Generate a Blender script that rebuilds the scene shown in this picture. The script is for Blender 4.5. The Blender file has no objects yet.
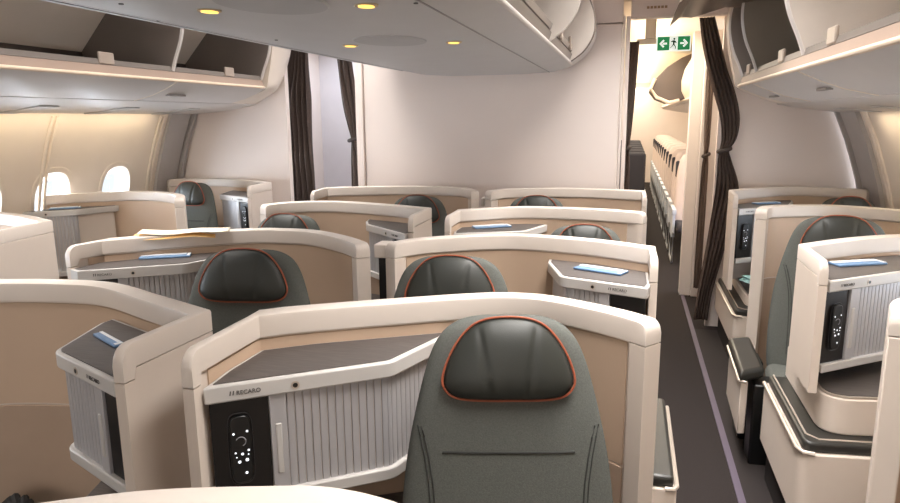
import bpy, bmesh, math, random
from mathutils import Vector, Matrix
random.seed(7)
S = bpy.context.scene
COL = S.collection
PI = math.pi

# ------------------------------------------------------------------ camera, world, lights, exposure
def cam_axes(yaw, pit, roll):
    cy, sy, cp, sp = math.cos(yaw), math.sin(yaw), math.cos(pit), math.sin(pit)
    F = Vector((-sy*cp, cy*cp, -sp)); R0 = Vector((cy, sy, 0)); U0 = R0.cross(F)
    cr, sr = math.cos(roll), math.sin(roll)
    return cr*R0 + sr*U0, -sr*R0 + cr*U0, F
R_, U_, F_ = cam_axes(0.2585, 0.1945, -0.0087)
cd = bpy.data.cameras.new('camera'); cam = bpy.data.objects.new('camera', cd); COL.objects.link(cam)
cd.sensor_width = 36; cd.lens = 676/900*36; cd.clip_start = 0.02; cd.clip_end = 200
cam.matrix_world = Matrix(((R_.x, U_.x, -F_.x, 0), (R_.y, U_.y, -F_.y, 0), (R_.z, U_.z, -F_.z, 1.70), (0, 0, 0, 1)))
S.camera = cam
W = bpy.data.worlds.new('world'); S.world = W; W.use_nodes = True
bg = W.node_tree.nodes['Background']; bg.inputs[0].default_value = (0.80, 0.90, 1.0, 1); bg.inputs[1].default_value = 0.95
S.view_settings.view_transform = 'Standard'; S.view_settings.look = 'None'
S.view_settings.exposure = 0.42; S.view_settings.gamma = 1.0; S.view_settings.use_curve_mapping = False

def area(name, loc, rot, sx, sy, power, color):
    l = bpy.data.lights.new(name, 'AREA'); l.shape = 'RECTANGLE'; l.size = sx; l.size_y = sy
    l.energy = power; l.color = color
    o = bpy.data.objects.new(name, l); COL.objects.link(o); o.location = loc; o.rotation_euler = rot
    return o
WARM = (1.0, 0.86, 0.70); NEUT = (1.0, 0.955, 0.915); COOL = (0.80, 0.88, 1.0)
# cove washes over the two aisles
area('aisle_wash_right', (0.14, 2.75, 2.66), (0, 0, 0), 0.6, 4.3, 74, NEUT).data.spread = math.radians(112)
area('aisle_wash_left', (-2.25, 3.2, 2.66), (0, 0, 0), 0.6, 4.4, 42, NEUT).data.spread = math.radians(112)
area('economy_cove', (0.2, 13.0, 2.30), (PI, 0, 0), 0.3, 13.0, 42, (1.0, 0.88, 0.70))
# daylight off the sunlit apron, coming in through the cabin windows
area('apron_daylight_left', (-5.3, 2.6, 0.75), (0, math.radians(-98), 0), 1.6, 7.0, 1250, (0.78, 0.88, 1.0))
area('apron_daylight_right', (2.95, 3.4, 0.75), (0, math.radians(98), 0), 1.6, 5.0, 440, (0.80, 0.89, 1.0))
# unseen fill light added behind the camera, brightens bin undersides and facing surfaces
area('forward_fill', (-1.0, -3.0, 1.7), (math.radians(84), 0, 0), 4.6, 1.9, 50, NEUT)
# wash strips at the heads of the window panels
area('sidewall_wash_left', (-3.74, 2.3, 1.735), (0, math.radians(28), 0), 0.05, 5.2, 7, (1.0, 0.83, 0.58))
area('sidewall_wash_right', (1.42, 2.3, 1.675), (0, math.radians(-28), 0), 0.05, 5.2, 7, (1.0, 0.83, 0.58))
# economy cabin and the cross aisle behind the curtains
area('economy_wash', (0.1, 13.0, 2.42), (0, 0, 0), 0.6, 13.0, 150, (1.0, 0.90, 0.74))
area('economy_sidewall_wash', (1.45, 12.0, 1.66), (0, math.radians(-35), 0), 0.08, 9.0, 60, (1.0, 0.92, 0.80))
area('cross_aisle_lamp', (0.15, 6.3, 2.42), (0, 0, 0), 0.5, 0.8, 9, (1.0, 0.86, 0.66))
area('galley_lamp', (-2.6, 6.4, 2.4), (0, 0, 0), 0.9, 0.6, 7, COOL)
area('door_daylight', (1.62, 7.35, 1.1), (0, math.radians(90), 0), 1.6, 0.7, 14, (0.62, 0.74, 1.0))

# ------------------------------------------------------------------ materials
MATS = {}
def srgb(c):
    return tuple(((v/255/12.92) if v/255 <= 0.04045 else ((v/255+0.055)/1.055)**2.4) for v in c) + (1,)
def mat(name, rgb, rough=0.5, metal=0.0, var=0.04, scale=6.0, bump=0.0, bscale=200.0, emit=None, estr=0, spec=0.5, stretch=None, trans=0, coat=0):
    if name in MATS: return MATS[name]
    m = bpy.data.materials.new(name); m.use_nodes = True; nt = m.node_tree
    b = nt.nodes['Principled BSDF']; L = nt.links
    b.inputs['Roughness'].default_value = rough; b.inputs['Metallic'].default_value = metal
    b.inputs['Specular IOR Level'].default_value = spec
    b.inputs['Transmission Weight'].default_value = trans
    b.inputs['Coat Weight'].default_value = coat
    tc = nt.nodes.new('ShaderNodeTexCoord'); mp = nt.nodes.new('ShaderNodeMapping')
    L.new(tc.outputs['Object'], mp.inputs[0])
    if stretch: mp.inputs['Scale'].default_value = stretch
    n = nt.nodes.new('ShaderNodeTexNoise'); n.inputs['Scale'].default_value = scale; n.inputs['Detail'].default_value = 5
    L.new(mp.outputs[0], n.inputs['Vector'])
    r = nt.nodes.new('ShaderNodeValToRGB'); c = srgb(rgb)
    r.color_ramp.elements[0].position = 0.3; r.color_ramp.elements[1].position = 0.7
    r.color_ramp.elements[0].color = tuple(v*(1-var) for v in c[:3]) + (1,)
    r.color_ramp.elements[1].color = tuple(min(1, v*(1+var)) for v in c[:3]) + (1,)
    L.new(n.outputs['Fac'], r.inputs[0]); L.new(r.outputs[0], b.inputs['Base Color'])
    if bump:
        n2 = nt.nodes.new('ShaderNodeTexNoise'); n2.inputs['Scale'].default_value = bscale; n2.inputs['Detail'].default_value = 3
        L.new(mp.outputs[0], n2.inputs['Vector'])
        bp = nt.nodes.new('ShaderNodeBump'); bp.inputs['Strength'].default_value = bump; bp.inputs['Distance'].default_value = 0.002
        L.new(n2.outputs['Fac'], bp.inputs['Height']); L.new(bp.outputs[0], b.inputs['Normal'])
    if emit:
        b.inputs['Emission Color'].default_value = srgb(emit); b.inputs['Emission Strength'].default_value = estr
    MATS[name] = m
    return m
CREAM = mat('cream_shell', (216, 203, 191), 0.42, var=0.02)
CAP = mat('cream_cap', (216, 205, 195), 0.38, var=0.015)
PANEL = mat('beige_inner_panel', (200, 174, 150), 0.5, var=0.03, scale=3)
RIM = mat('console_rim', (197, 193, 189), 0.35, var=0.02)
WOOD = mat('grey_wood', (82, 76, 73), 0.45, var=0.28, scale=9, stretch=(1.5, 22, 22))
TAMB = mat('tambour_grey', (186, 184, 186), 0.38, metal=0.25, var=0.04)
BLACKP = mat('black_panel', (15, 11, 11), 0.35, var=0.1)
BLACK = mat('black_plastic', (13, 13, 14), 0.35, var=0.1)
GLOW = mat('button_glow', (230, 235, 240), 0.5, emit=(235, 240, 250), estr=0.9)
SEATF = mat('seat_fabric', (93, 95, 91), 0.9, var=0.14, scale=260, bump=0.5, bscale=420, spec=0.2)
LEATH = mat('headrest_leather', (46, 48, 44), 0.5, var=0.06, scale=14, bump=0.12, bscale=350)
PIPE = mat('orange_piping', (160, 82, 54), 0.5, var=0.05)
SEAM = mat('dark_seam', (52, 53, 51), 0.8)
DARKPAD = mat('charcoal_pad', (40, 39, 36), 0.4, var=0.06, bump=0.1)
CHROME = mat('satin_metal', (196, 184, 172), 0.38, metal=0.5, var=0.02)
BULK = mat('bulkhead_laminate', (234, 222, 215), 0.5, var=0.02, scale=2)
BINW = mat('bin_white', (214, 208, 204), 0.42, var=0.015)
BINU = mat('bin_underside', (198, 196, 196), 0.5, var=0.02)
BINLIP = mat('bin_lip_beige', (166, 145, 131), 0.5, var=0.02)
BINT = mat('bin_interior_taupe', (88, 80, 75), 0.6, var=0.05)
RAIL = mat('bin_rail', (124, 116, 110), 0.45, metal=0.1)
BDIV = mat('bin_taupe_lightened', (126, 117, 111), 0.6)  # interior taupe lightened to offset the shade on the divider faces
CLEAR = mat('latch_plastic', (166, 152, 140), 0.35, var=0.03)
SIDEW = mat('sidewall_panel', (232, 218, 202), 0.5, var=0.015)
FRAMEG = mat('grey_frame', (176, 170, 166), 0.5)
CURT = mat('curtain_fabric', (88, 76, 70), 0.9, var=0.12, scale=60, bump=0.3, bscale=300, spec=0.2)
CARPET = mat('carpet', (46, 41, 40), 0.95, var=0.22, scale=160, bump=0.5, bscale=260, spec=0.15)
TRACK = mat('seat_track', (84, 74, 90), 0.55, metal=0.0)
DARKBASE = mat('dark_base', (34, 27, 26), 0.9, var=0.1)
PAPER = mat('paper_cream', (242, 228, 205), 0.7, var=0.02)
PAPERY = mat('paper_yellow', (240, 196, 128), 0.7, var=0.03)
BLUE = mat('leaflet_blue', (104, 136, 172), 0.45, var=0.08, scale=30)
WHITE = mat('leaflet_white', (232, 234, 236), 0.5)
TEAL = mat('teal_bag', (150, 190, 190), 0.4, var=0.25, scale=40)
GREEN = mat('exit_green', (24, 128, 72), 0.4, emit=(24, 140, 80), estr=0.35)
SIGNW = mat('exit_white', (240, 245, 240), 0.4, emit=(240, 250, 240), estr=0.5)
INK = mat('ink_grey', (80, 76, 74), 0.6)
LAMP = mat('downlight_glow', (255, 214, 120), 0.5, emit=(255, 205, 95), estr=1.3)
ECOB = mat('economy_back', (214, 196, 186), 0.7, var=0.05)
ECOD = mat('economy_dark', (52, 50, 56), 0.8)
PANE = bpy.data.materials.new('window_pane'); PANE.use_nodes = True
_n = PANE.node_tree.nodes; _n.clear(); _o = _n.new('ShaderNodeOutputMaterial'); _m = _n.new('ShaderNodeMixShader'); _t = _n.new('ShaderNodeBsdfTransparent'); _g = _n.new('ShaderNodeBsdfGlossy')
_g.inputs['Roughness'].default_value = 0.02; _m.inputs[0].default_value = 0.06
PANE.node_tree.links.new(_t.outputs[0], _m.inputs[1]); PANE.node_tree.links.new(_g.outputs[0], _m.inputs[2]); PANE.node_tree.links.new(_m.outputs[0], _o.inputs[0])
SHADE = mat('window_shade', (236, 236, 232), 0.6)

# ------------------------------------------------------------------ helpers
def finish(name, bm, m, parent=None, angle=35, bevel=0, seg=2, smooth=True):
    bmesh.ops.recalc_face_normals(bm, faces=bm.faces[:])
    me = bpy.data.meshes.new(name)
    if parent is not None:
        bmesh.ops.translate(bm, verts=bm.verts[:], vec=-origin(parent))
    bm.to_mesh(me); bm.free()
    if smooth:
        me.polygons.foreach_set('use_smooth', [True]*len(me.polygons)); me.set_sharp_from_angle(angle=math.radians(angle))
    o = bpy.data.objects.new(name, me); COL.objects.link(o)
    for mm in (m if isinstance(m, (list, tuple)) else [m]): me.materials.append(mm)
    if parent is not None: o.parent = parent
    if bevel:
        b = o.modifiers.new('bevel', 'BEVEL'); b.width = bevel; b.segments = seg; b.limit_method = 'ANGLE'; b.angle_limit = math.radians(40)
    return o
def origin(o):
    v = Vector((0, 0, 0))
    while o is not None: v += o.location; o = o.parent
    return v
def thing(name, label, cat, loc=(0, 0, 0), group=None):
    o = bpy.data.objects.new(name, None); COL.objects.link(o); o.location = loc; o.empty_display_size = 0.05
    o['label'] = label; o['category'] = cat
    if group: o['group'] = group
    return o
def tag(o, label, cat, group=None, kind=None):
    if label: o['label'] = label
    if cat: o['category'] = cat
    if group: o['group'] = group
    if kind: o['kind'] = kind
    return o
def struct(name, bm, m, **k):
    o = finish(name, bm, m, **k); o['kind'] = 'structure'; return o
def recenter(o):
    me = o.data; c = sum((v.co for v in me.vertices), Vector())/len(me.vertices); zmin = min(v.co.z for v in me.vertices)
    c.z = zmin; me.transform(Matrix.Translation(-c)); o.location = o.location + c
    return o
def box(bm, x0, x1, y0, y1, z0, z1):
    vs = [bm.verts.new((x, y, z)) for z in (z0, z1) for x, y in ((x0, y0), (x1, y0), (x1, y1), (x0, y1))]
    for f in ((3, 2, 1, 0), (4, 5, 6, 7), (0, 1, 5, 4), (1, 2, 6, 5), (2, 3, 7, 6), (3, 0, 4, 7)): bm.faces.new([vs[i] for i in f])
    return vs
def prism(bm, poly, z0, z1):
    a = [bm.verts.new((x, y, z0)) for x, y in poly]; b = [bm.verts.new((x, y, z1)) for x, y in poly]; n = len(poly)
    bm.faces.new(a[::-1]); bm.faces.new(b)
    for i in range(n): bm.faces.new((a[i], a[(i+1) % n], b[(i+1) % n], b[i]))
def extrude_profile(bm, prof, y0, y1, close=True, caps=True):
    """profile of (x,z) swept along Y"""
    a = [bm.verts.new((x, y0, z)) for x, z in prof]; b = [bm.verts.new((x, y1, z)) for x, z in prof]; n = len(prof)
    for i in range(n if close else n-1): bm.faces.new((a[i], a[(i+1) % n], b[(i+1) % n], b[i]))
    if close and caps: bm.faces.new(a); bm.faces.new(b[::-1])
def tube(bm, pts, r, seg=8, closed=False):
    pts = [Vector(p) for p in pts]; n = len(pts); rings = []
    for i, p in enumerate(pts):
        a = pts[(i-1) % n] if (closed or i > 0) else p; b = pts[(i+1) % n] if (closed or i < n-1) else p
        t = (b-a).normalized(); up = Vector((0, 0, 1)) if abs(t.z) < 0.9 else Vector((0, 1, 0))
        u = t.cross(up).normalized(); v = u.cross(t)
        rings.append([bm.verts.new(p + r*(math.cos(2*PI*k/seg)*u + math.sin(2*PI*k/seg)*v)) for k in range(seg)])
    for i in range(n if closed else n-1):
        A, B = rings[i], rings[(i+1) % n]
        for k in range(seg): bm.faces.new((A[k], A[(k+1) % seg], B[(k+1) % seg], B[k]))
    if not closed: bm.faces.new(rings[0][::-1]); bm.faces.new(rings[-1])
def catmull(P, n=8):
    P = [Vector(p) for p in P]
    if len(P) < 3: return P
    Q = [2*P[0]-P[1]] + P + [2*P[-1]-P[-2]]; out = []
    for i in range(1, len(Q)-2):
        for k in range(n):
            t = k/n; a, b, c, d = Q[i-1:i+3]
            out.append(0.5*((2*b) + (c-a)*t + (2*a-5*b+4*c-d)*t*t + (3*b-a-3*c+d)*t**3))
    out.append(P[-1]); return out
def fillet(pts, idx, r, n=6):
    a, b, c = Vector(pts[idx-1]), Vector(pts[idx]), Vector(pts[(idx+1) % len(pts)])
    u = (a-b).normalized(); v = (c-b).normalized(); ang = u.angle(v); d = min(r/math.tan(ang/2), 0.45*(a-b).length, 0.45*(c-b).length)
    p, q = b+u*d, b+v*d; arc = []
    for k in range(n+1):
        t = k/n; arc.append((1-t)**2*p + 2*t*(1-t)*b + t*t*q)
    return [Vector(x) for x in pts[:idx]] + arc + [Vector(x) for x in pts[idx+1:]]
def inset(poly, d):
    """offset a CCW polygon inward"""
    n = len(poly); out = []
    for i in range(n):
        a, b, c = Vector(poly[i-1]), Vector(poly[i]), Vector(poly[(i+1) % n])
        t1 = (b-a).normalized(); t2 = (c-b).normalized(); n1 = Vector((-t1.y, t1.x)); n2 = Vector((-t2.y, t2.x))
        m = n1+n2
        if m.length < 1e-6: m = n1.copy()
        m.normalize(); out.append(b + m*(d/max(0.4, m.dot(n1))))
    return out
def ccw(poly):
    A = sum(poly[i-1][0]*poly[i][1]-poly[i][0]*poly[i-1][1] for i in range(len(poly)))
    return poly if A > 0 else poly[::-1]
def copy_tree(o, parent=None):
    c = o.copy(); COL.objects.link(c); c.parent = parent
    for ch in list(o.children): copy_tree(ch, c)
    return c

# ------------------------------------------------------------------ structure: floor, walls, bulkheads, ceiling
bm = bmesh.new(); box(bm, -4.3, 2.2, -4.0, 32, -0.06, 0.0); struct('floor', bm, CARPET)
bm = bmesh.new(); box(bm, 0.535, 0.568, -1.0, 6.9, 0.0, 0.006); struct('trim_1', bm, TRACK)
bm = bmesh.new(); box(bm, 0.568, 2.0, -1.0, 5.6, 0.0, 0.004); struct('trim_2', bm, DARKBASE)

def wall_profile(side):
    base = [(0.0, 0.0), (0.02, 0.45), (0.02, 0.8), (0.0, 1.0), (-0.035, 1.15), (-0.06, 1.25), (-0.115, 1.42), (-0.16, 1.55), (-0.225, 1.70), (-0.27, 1.80), (-0.42, 2.05), (-0.75, 2.4), (-1.2, 2.62)]
    if side < 0: return [(-4.10 - x, z) for x, z in base]
    return [(1.75 + x, z-0.03) for x, z in base]
def xat(prof, z):
    for (x0, z0), (x1, z1) in zip(prof, prof[1:]):
        if z0 <= z <= z1: return x0 + (x1-x0)*(z-z0)/(z1-z0)
    return prof[-1][0]
def wall_cell(bm, prof, y0, y1, yc, zc, hw, hh, out):
    N = 48; rings = []
    def se(a, w, h, p=2.6):
        c, s = math.cos(a), math.sin(a)
        return w*math.copysign(abs(c)**(2/p), c), h*math.copysign(abs(s)**(2/p), s)
    Z0, Z1 = 0.75, 1.5
    def rect(a):
        c, s = math.cos(a), math.sin(a)
        t = min((y1-yc)/c if c > 1e-9 else (y0-yc)/c if c < -1e-9 else 9, (Z1-zc)/s if s > 1e-9 else (Z0-zc)/s if s < -1e-9 else 9)
        return yc+c*t, zc+s*t
    angs = sorted(set([2*PI*k/N for k in range(N)] + [math.atan2(dz, dy) % (2*PI) for dy in (y1-yc, y0-yc) for dz in (Z1-zc, Z0-zc)]))
    M = len(angs)
    def ring(f, dx=0): return [bm.verts.new((xat(prof, z)+dx, y, z)) for y, z in map(f, angs)]
    def el(w, h): return lambda a: (yc+se(a, w, h)[0], zc+se(a, w, h)[1])
    def mix(t): return lambda a: tuple((1-t)*u+t*v for u, v in zip(el(hw+0.05, hh+0.05)(a), rect(a)))
    R = [ring(el(hw-0.015, hh-0.015), out*0.07), ring(el(hw, hh), out*0.012), ring(el(hw+0.012, hh+0.012), -out*0.004), ring(el(hw+0.045, hh+0.045), -out*0.004), ring(el(hw+0.05, hh+0.05), 0), ring(mix(0.35)), ring(mix(0.7)), ring(rect)]
    for A, B in zip(R, R[1:]):
        for k in range(M): bm.faces.new((A[k], A[(k+1) % M], B[(k+1) % M], B[k]))
    zs_lo = [z for _, z in prof if z < Z0-0.01] + [Z0]; zs_hi = [Z1] + [z for _, z in prof if z > Z1+0.01]
    for zs in (zs_lo, zs_hi):
        for za, zb in zip(zs, zs[1:]):
            bm.faces.new([bm.verts.new((xat(prof, z), y, z)) for y, z in ((y0, za), (y1, za), (y1, zb), (y0, zb))])
def sidewall(name, side, ycs, ends, zc, Y_end):
    prof = wall_profile(side); bm = bmesh.new()
    for i, yc in enumerate(ycs): wall_cell(bm, prof, ends[i], ends[i+1], yc, zc, 0.145, 0.20, side)
    # plain stretch aft to the bulkhead and forward past the camera
    for a, b in ((-4.0, ends[0]), (ends[-1], Y_end)):
        for (xa, za), (xb, zb) in zip(prof, prof[1:]): bm.faces.new([bm.verts.new(p) for p in ((xa, a, za), (xa, b, za), (xb, b, zb), (xb, a, zb))])
    bmesh.ops.remove_doubles(bm, verts=bm.verts[:], dist=0.0008)
    return struct(name, bm, SIDEW, angle=28)
LY = [1.65, 2.26, 2.87, 3.44, 4.02, 4.66]; LE = [1.35, 1.96, 2.57, 3.18, 3.79, 4.41, 5.02]
sidewall('wall_left', -1, LY, LE, 1.13, 5.5)
sidewall('wall_right', 1, [2.9, 3.5, 4.1, 4.7], [2.6, 3.2, 3.8, 4.4, 5.0], 1.10, 5.7)
wn = 0
for side, ys, zc in ((-1, LY, 1.13), (1, [2.9, 3.5, 4.1, 4.7], 1.10)):
    prof = wall_profile(side); xx = xat(prof, zc)
    for y in ys:
        wn += 1
        w = bpy.data.objects.new('window_%d' % wn, None); COL.objects.link(w); w.location = (xx + side*0.06, y, zc); w['kind'] = 'structure'
        bm = bmesh.new(); vs = []
        for k in range(40):
            a = 2*PI*k/40; c, s = math.cos(a), math.sin(a)
            yy = 0.136*math.copysign(abs(c)**(2/2.6), c); zz = 0.192*math.copysign(abs(s)**(2/2.6), s); vs.append((yy, zz))
        A = [bm.verts.new((xx+side*0.075 + (xat(prof, zc+z)-xx), y+yy, zc+z)) for yy, z in vs]
        B = [bm.verts.new((xx+side*0.079 + (xat(prof, zc+z)-xx), y+yy, zc+z)) for yy, z in vs]
        bm.faces.new(A); bm.faces.new(B[::-1])
        for k in range(40): bm.faces.new((A[k], A[(k+1) % 40], B[(k+1) % 40], B[k]))
        finish('pane', bm, PANE, w)
        bm = bmesh.new(); box(bm, xx+side*0.068+0.03*0-side*0.0, xx+side*0.071, y-0.135, y+0.135, zc+0.145, zc+0.205)
        finish('window_shade', bm, SHADE, w)
# raised seams between the wall panels, grey end frames by the bulkheads
tn = 3
for side, ys in ((-1, (1.96, 3.18, 3.92, 5.05)), (1, (3.8, 5.12))):
    prof = wall_profile(side); pr = [(x, z) for x, z in prof if 0.4 < z < 1.75] + [(xat(prof, 1.74), 1.74)]
    for y in ys:
        bm = bmesh.new()
        tube(bm, [(x - side*0.004, y-0.02, z) for x, z in pr], 0.012, 8); tube(bm, [(x - side*0.004, y+0.02, z) for x, z in pr], 0.012, 8)
        struct('trim_%d' % tn, bm, SIDEW); tn += 1
for side, ya, yb in ((-1, 5.13, 5.5), (1, 5.25, 5.7)):
    prof = wall_profile(side); bm = bmesh.new(); pr = [(x, z) for x, z in prof if z < 1.81]
    inn = [(x - side*0.03, z) for x, z in pr]
    poly = inn + pr[::-1]
    extrude_profile(bm, poly, ya, yb-0.1); struct('trim_%d' % tn, bm, FRAMEG, angle=30); tn += 1
    bm = bmesh.new(); poly = [(x - side*0.05, z) for x, z in pr] + pr[::-1]
    extrude_profile(bm, poly, yb-0.07, yb-0.03); struct('trim_%d' % tn, bm, FRAMEG, angle=30); tn += 1

# bulkheads
bm = bmesh.new(); box(bm, -2.12, -0.085, 5.30, 5.36, 0, 2.37); struct('wall_rear', bm, BULK, bevel=0.012)
bm = bmesh.new(); box(bm, -2.12, -0.085, 5.305, 5.40, 2.375, 2.9); struct('wall_rear_upper', bm, BULK)
for x0, x1, y0, y1 in ((-0.083, -0.066, 5.29, 5.44), (-0.060, -0.030, 5.33, 5.44), (-2.155, -2.125, 5.28, 5.42), (-2.20, -2.165, 5.31, 5.42)):
    bm = bmesh.new(); box(bm, x0, x1, y0, y1, 0, 2.42); struct('trim_%d' % tn, bm, BULK, bevel=0.006); tn += 1
bm = bmesh.new(); box(bm, -4.2, -2.93, 5.5, 5.56, 0, 2.75); struct('wall_rear_left', bm, BULK)
bm = bmesh.new(); box(bm, 0.66, 1.9, 5.72, 5.78, 0, 2.75); struct('wall_rear_right', bm, BULK)
# monuments behind the bulkheads close the place off
bm = bmesh.new(); box(bm, -2.1, -0.09, 5.42, 6.9, 0, 2.75); struct('wall_monument', bm, BULK)
bm = bmesh.new(); box(bm, -3.4, -2.12, 6.9, 6.96, 0, 2.75); struct('wall_galley_left', bm, mat('galley_panel', (226, 222, 226), 0.5, var=0.02))
bm = bmesh.new(); box(bm, -4.2, -3.26, 5.95, 7.0, 0, 2.75); struct('wall_lavatory_left', bm, BULK)
bm = bmesh.new(); box(bm, 0.80, 2.1, 5.78, 6.70, 0, 2.75); struct('wall_lavatory_right', bm, BULK)
bm = bmesh.new(); box(bm, 0.52, 0.62, 6.70, 6.82, 0, 2.45); box(bm, 0.62, 0.8, 6.66, 6.72, 0, 2.45); struct('wall_partition', bm, mat('partition_white', (232, 226, 222), 0.45, var=0.02), bevel=0.008)
# passage header with ceiling vent
bm = bmesh.new(); box(bm, -0.03, 0.75, 5.40, 5.52, 2.415, 2.9); struct('trim_%d' % tn, bm, BULK, bevel=0.01); tn += 1
bm = bmesh.new()
for k in range(6): box(bm, 0.08+0.025*k, 0.098+0.025*k, 5.394, 5.401, 2.475, 2.492)
struct('trim_%d' % tn, bm, mat('vent_taupe', (170, 140, 110), 0.6)); tn += 1
bm = bmesh.new(); box(bm, -2.93, -2.12, 5.5, 5.6, 2.30, 2.9); struct('trim_%d' % tn, bm, BULK, bevel=0.01); tn += 1
# ceiling: aisle ceilings of the business cabin, then the economy ceiling
bm = bmesh.new(); box(bm, -4.3, 2.2, -4.0, 5.5, 2.78, 2.84); struct('ceiling', bm, BULK)
bm = bmesh.new(); box(bm, -4.3, 2.2, 5.5, 32, 2.55, 2.62); struct('ceiling_rear', bm, mat('economy_ceiling', (246, 232, 208), 0.6, var=0.02))
bm = bmesh.new(); box(bm, -1.5, 2.6, 18.6, 18.7, 0, 2.6); struct('wall_far', bm, BULK)
bm = bmesh.new(); box(bm, 1.66, 1.72, 6.8, 28, 0, 2.6); struct('wall_economy_right', bm, SIDEW)
bm = bmesh.new(); box(bm, -1.6, -1.5, 6.9, 28, 0, 2.6); struct('wall_economy_left', bm, SIDEW)
bm = bmesh.new(); box(bm, -4.3, 2.2, -4.1, -4.0, 0, 2.84); struct('wall_front', bm, BULK)

# ------------------------------------------------------------------ suites
T = 0.052; ZT = 1.18; ZC = 1.095
def dense(path, wing):
    """path: wing front first (if wing), then corner ... seat end. Returns dense 2D points + arc length"""
    pts = [Vector(p) for p in path]
    if wing:
        w = [pts[0].lerp(pts[1], t) for t in (0, .01, .03, .05, .08, .0995, .1005, .125, .2, .4, .6, .8)]
        body = catmull(pts[1:], 8); out = w + body
    else: out = catmull(pts, 8)
    a, b = out[-2], out[-1]; L = (b-a).length
    k = len(out)-1
    d = (a-b).normalized()
    out = out[:-1] + [b + d*min(L*0.95, s) for s in (0.06, 0.058, .045, .032, .02, .010, .004, 0) if s < L*0.95]
    return out
def normals(pts, sgn):
    out = []
    for i, p in enumerate(pts):
        a = pts[max(0, i-1)]; b = pts[min(len(pts)-1, i+1)]
        t1 = (p-a).normalized() if i > 0 else (b-p).normalized(); t2 = (b-p).normalized() if i < len(pts)-1 else t1
        n1 = Vector((t1.y, -t1.x))*sgn; n2 = Vector((t2.y, -t2.x))*sgn; m = (n1+n2).normalized(); out.append(m/max(0.5, m.dot(n1)))
    return out
def sweep(bm, pts, nrm, prof_fn):
    rings = []
    for i, (p, n) in enumerate(zip(pts, nrm)):
        rings.append([bm.verts.new((p.x+n.x*o, p.y+n.y*o, z)) for o, z in prof_fn(i)])
    m = len(rings[0])
    for A, B in zip(rings, rings[1:]):
        for k in range(m): bm.faces.new((A[k], A[(k+1) % m], B[(k+1) % m], B[k]))
    bm.faces.new(rings[0][::-1]); bm.faces.new(rings[-1])
def shell(path, sgn, label, wing=True, zt=ZT, zb=0.05, wall_end=False, group='cream suite shells'):
    """sgn +1: path runs left to right; -1: right to left (console on the right)"""
    pts = dense(path, wing); nr = normals(pts, sgn); s = [0]
    for a, b in zip(pts, pts[1:]): s.append(s[-1] + (b-a).length)
    Ltot = s[-1]; c = sum(pts, Vector((0, 0)))/len(pts); root = thing('suite_shell', label, 'partition', (c.x, c.y, 0), group)
    zc = zt-0.062
    K_ = 12                                            # index of the rear corner when there is an end wing
    Tv = [.030 if (wing and i < K_) else .064 for i in range(len(pts))]
    if wing:
        def perp(a, b): t = (b-a).normalized(); return Vector((t.y, -t.x))*sgn
        n1, n2 = perp(pts[K_-1], pts[K_]), perp(pts[K_], pts[K_+1]); det = n1.x*n2.y - n1.y*n2.x
        if abs(det) > .05:
            v = Vector(((.030*n2.y - .064*n1.y)/det, (n1.x*.064 - n2.x*.030)/det)); nr[K_] = v/.064
        for i in range(K_): nr[i] = perp(pts[0], pts[K_])
    zcv = lambda i: zc-.028 if (wing and s[i] < .034) else zc
    def drop(i):
        d = 0
        for e, r in (((s[i], .042),) if wing else ()) + (((Ltot-s[i], .028),) if not wall_end else ()):
            if e < r: d = max(d, r - math.sqrt(max(0, r*r-(r-e)**2)))
        return d
    bm = bmesh.new()
    sweep(bm, pts, nr, lambda i: [(0, zcv(i)), (0, zt-.008-drop(i)), (.003, zt-.002-drop(i)), (.008, zt-drop(i)), (Tv[i]-.008, zt-drop(i)), (Tv[i]-.002, zt-.003-drop(i)), (Tv[i], zt-.010-drop(i)), (Tv[i], zcv(i))])
    finish('top_cap', bm, CAP, root, angle=30)
    bm = bmesh.new()
    def bp(i):
        ti = Tv[i] if (Ltot-s[i] < 0.0595 or (wing and s[i] < 0.034)) else Tv[i]-0.012
        return [(0, zb), (0, zcv(i)-.0035), (ti, zcv(i)-.0035), (ti, zb)]
    sweep(bm, pts, nr, bp); finish('shell_body', bm, CREAM, root, angle=30, bevel=0.004)
    idx = [i for i in range(len(pts)) if (Ltot-s[i] > 0.062) and s[i] > (0.05 if wing else 0.0)]
    bm = bmesh.new(); P = [pts[i] for i in idx]; N = [nr[i] for i in idx]
    sweep(bm, P, N, lambda i: [(Tv[idx[i]]-.0118, max(zb+.1, .755)), (Tv[idx[i]]-.0118, zc-.008), (Tv[idx[i]]-.008, zc-.010), (Tv[idx[i]]-.008, max(zb+.1, .755))])
    finish('inner_panel', bm, PANEL, root, angle=30)
    if zb < .3:
        bm = bmesh.new(); sweep(bm, P, N, lambda i: [(Tv[idx[i]]-.0118, zb+.02), (Tv[idx[i]]-.0118, .748), (Tv[idx[i]]-.006, .746), (Tv[idx[i]]-.006, zb+.02)])
        finish('lower_panel', bm, mat('brown_lower_panel', (176, 152, 132), 0.55, var=0.04), root, angle=30)
    inner = [(p + n*(t-.006)) for p, n, t in zip(pts, nr, Tv)]
    return root, inner
def text_mesh(name, txt, size, m, parent, mtx):
    cu = bpy.data.curves.new('t', 'FONT'); cu.body = txt; cu.size = size; cu.extrude = 0.0006; cu.align_x = 'LEFT'
    tmp = bpy.data.objects.new('t', cu); COL.objects.link(tmp); dg = bpy.context.evaluated_depsgraph_get()
    me = bpy.data.meshes.new_from_object(tmp.evaluated_get(dg)); bpy.data.objects.remove(tmp); bpy.data.curves.remove(cu)
    me.transform(mtx); me.transform(Matrix.Translation(-origin(parent))); me.materials.clear(); me.materials.append(m)
    o = bpy.data.objects.new(name, me); COL.objects.link(o); o.parent = parent
    return o
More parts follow.
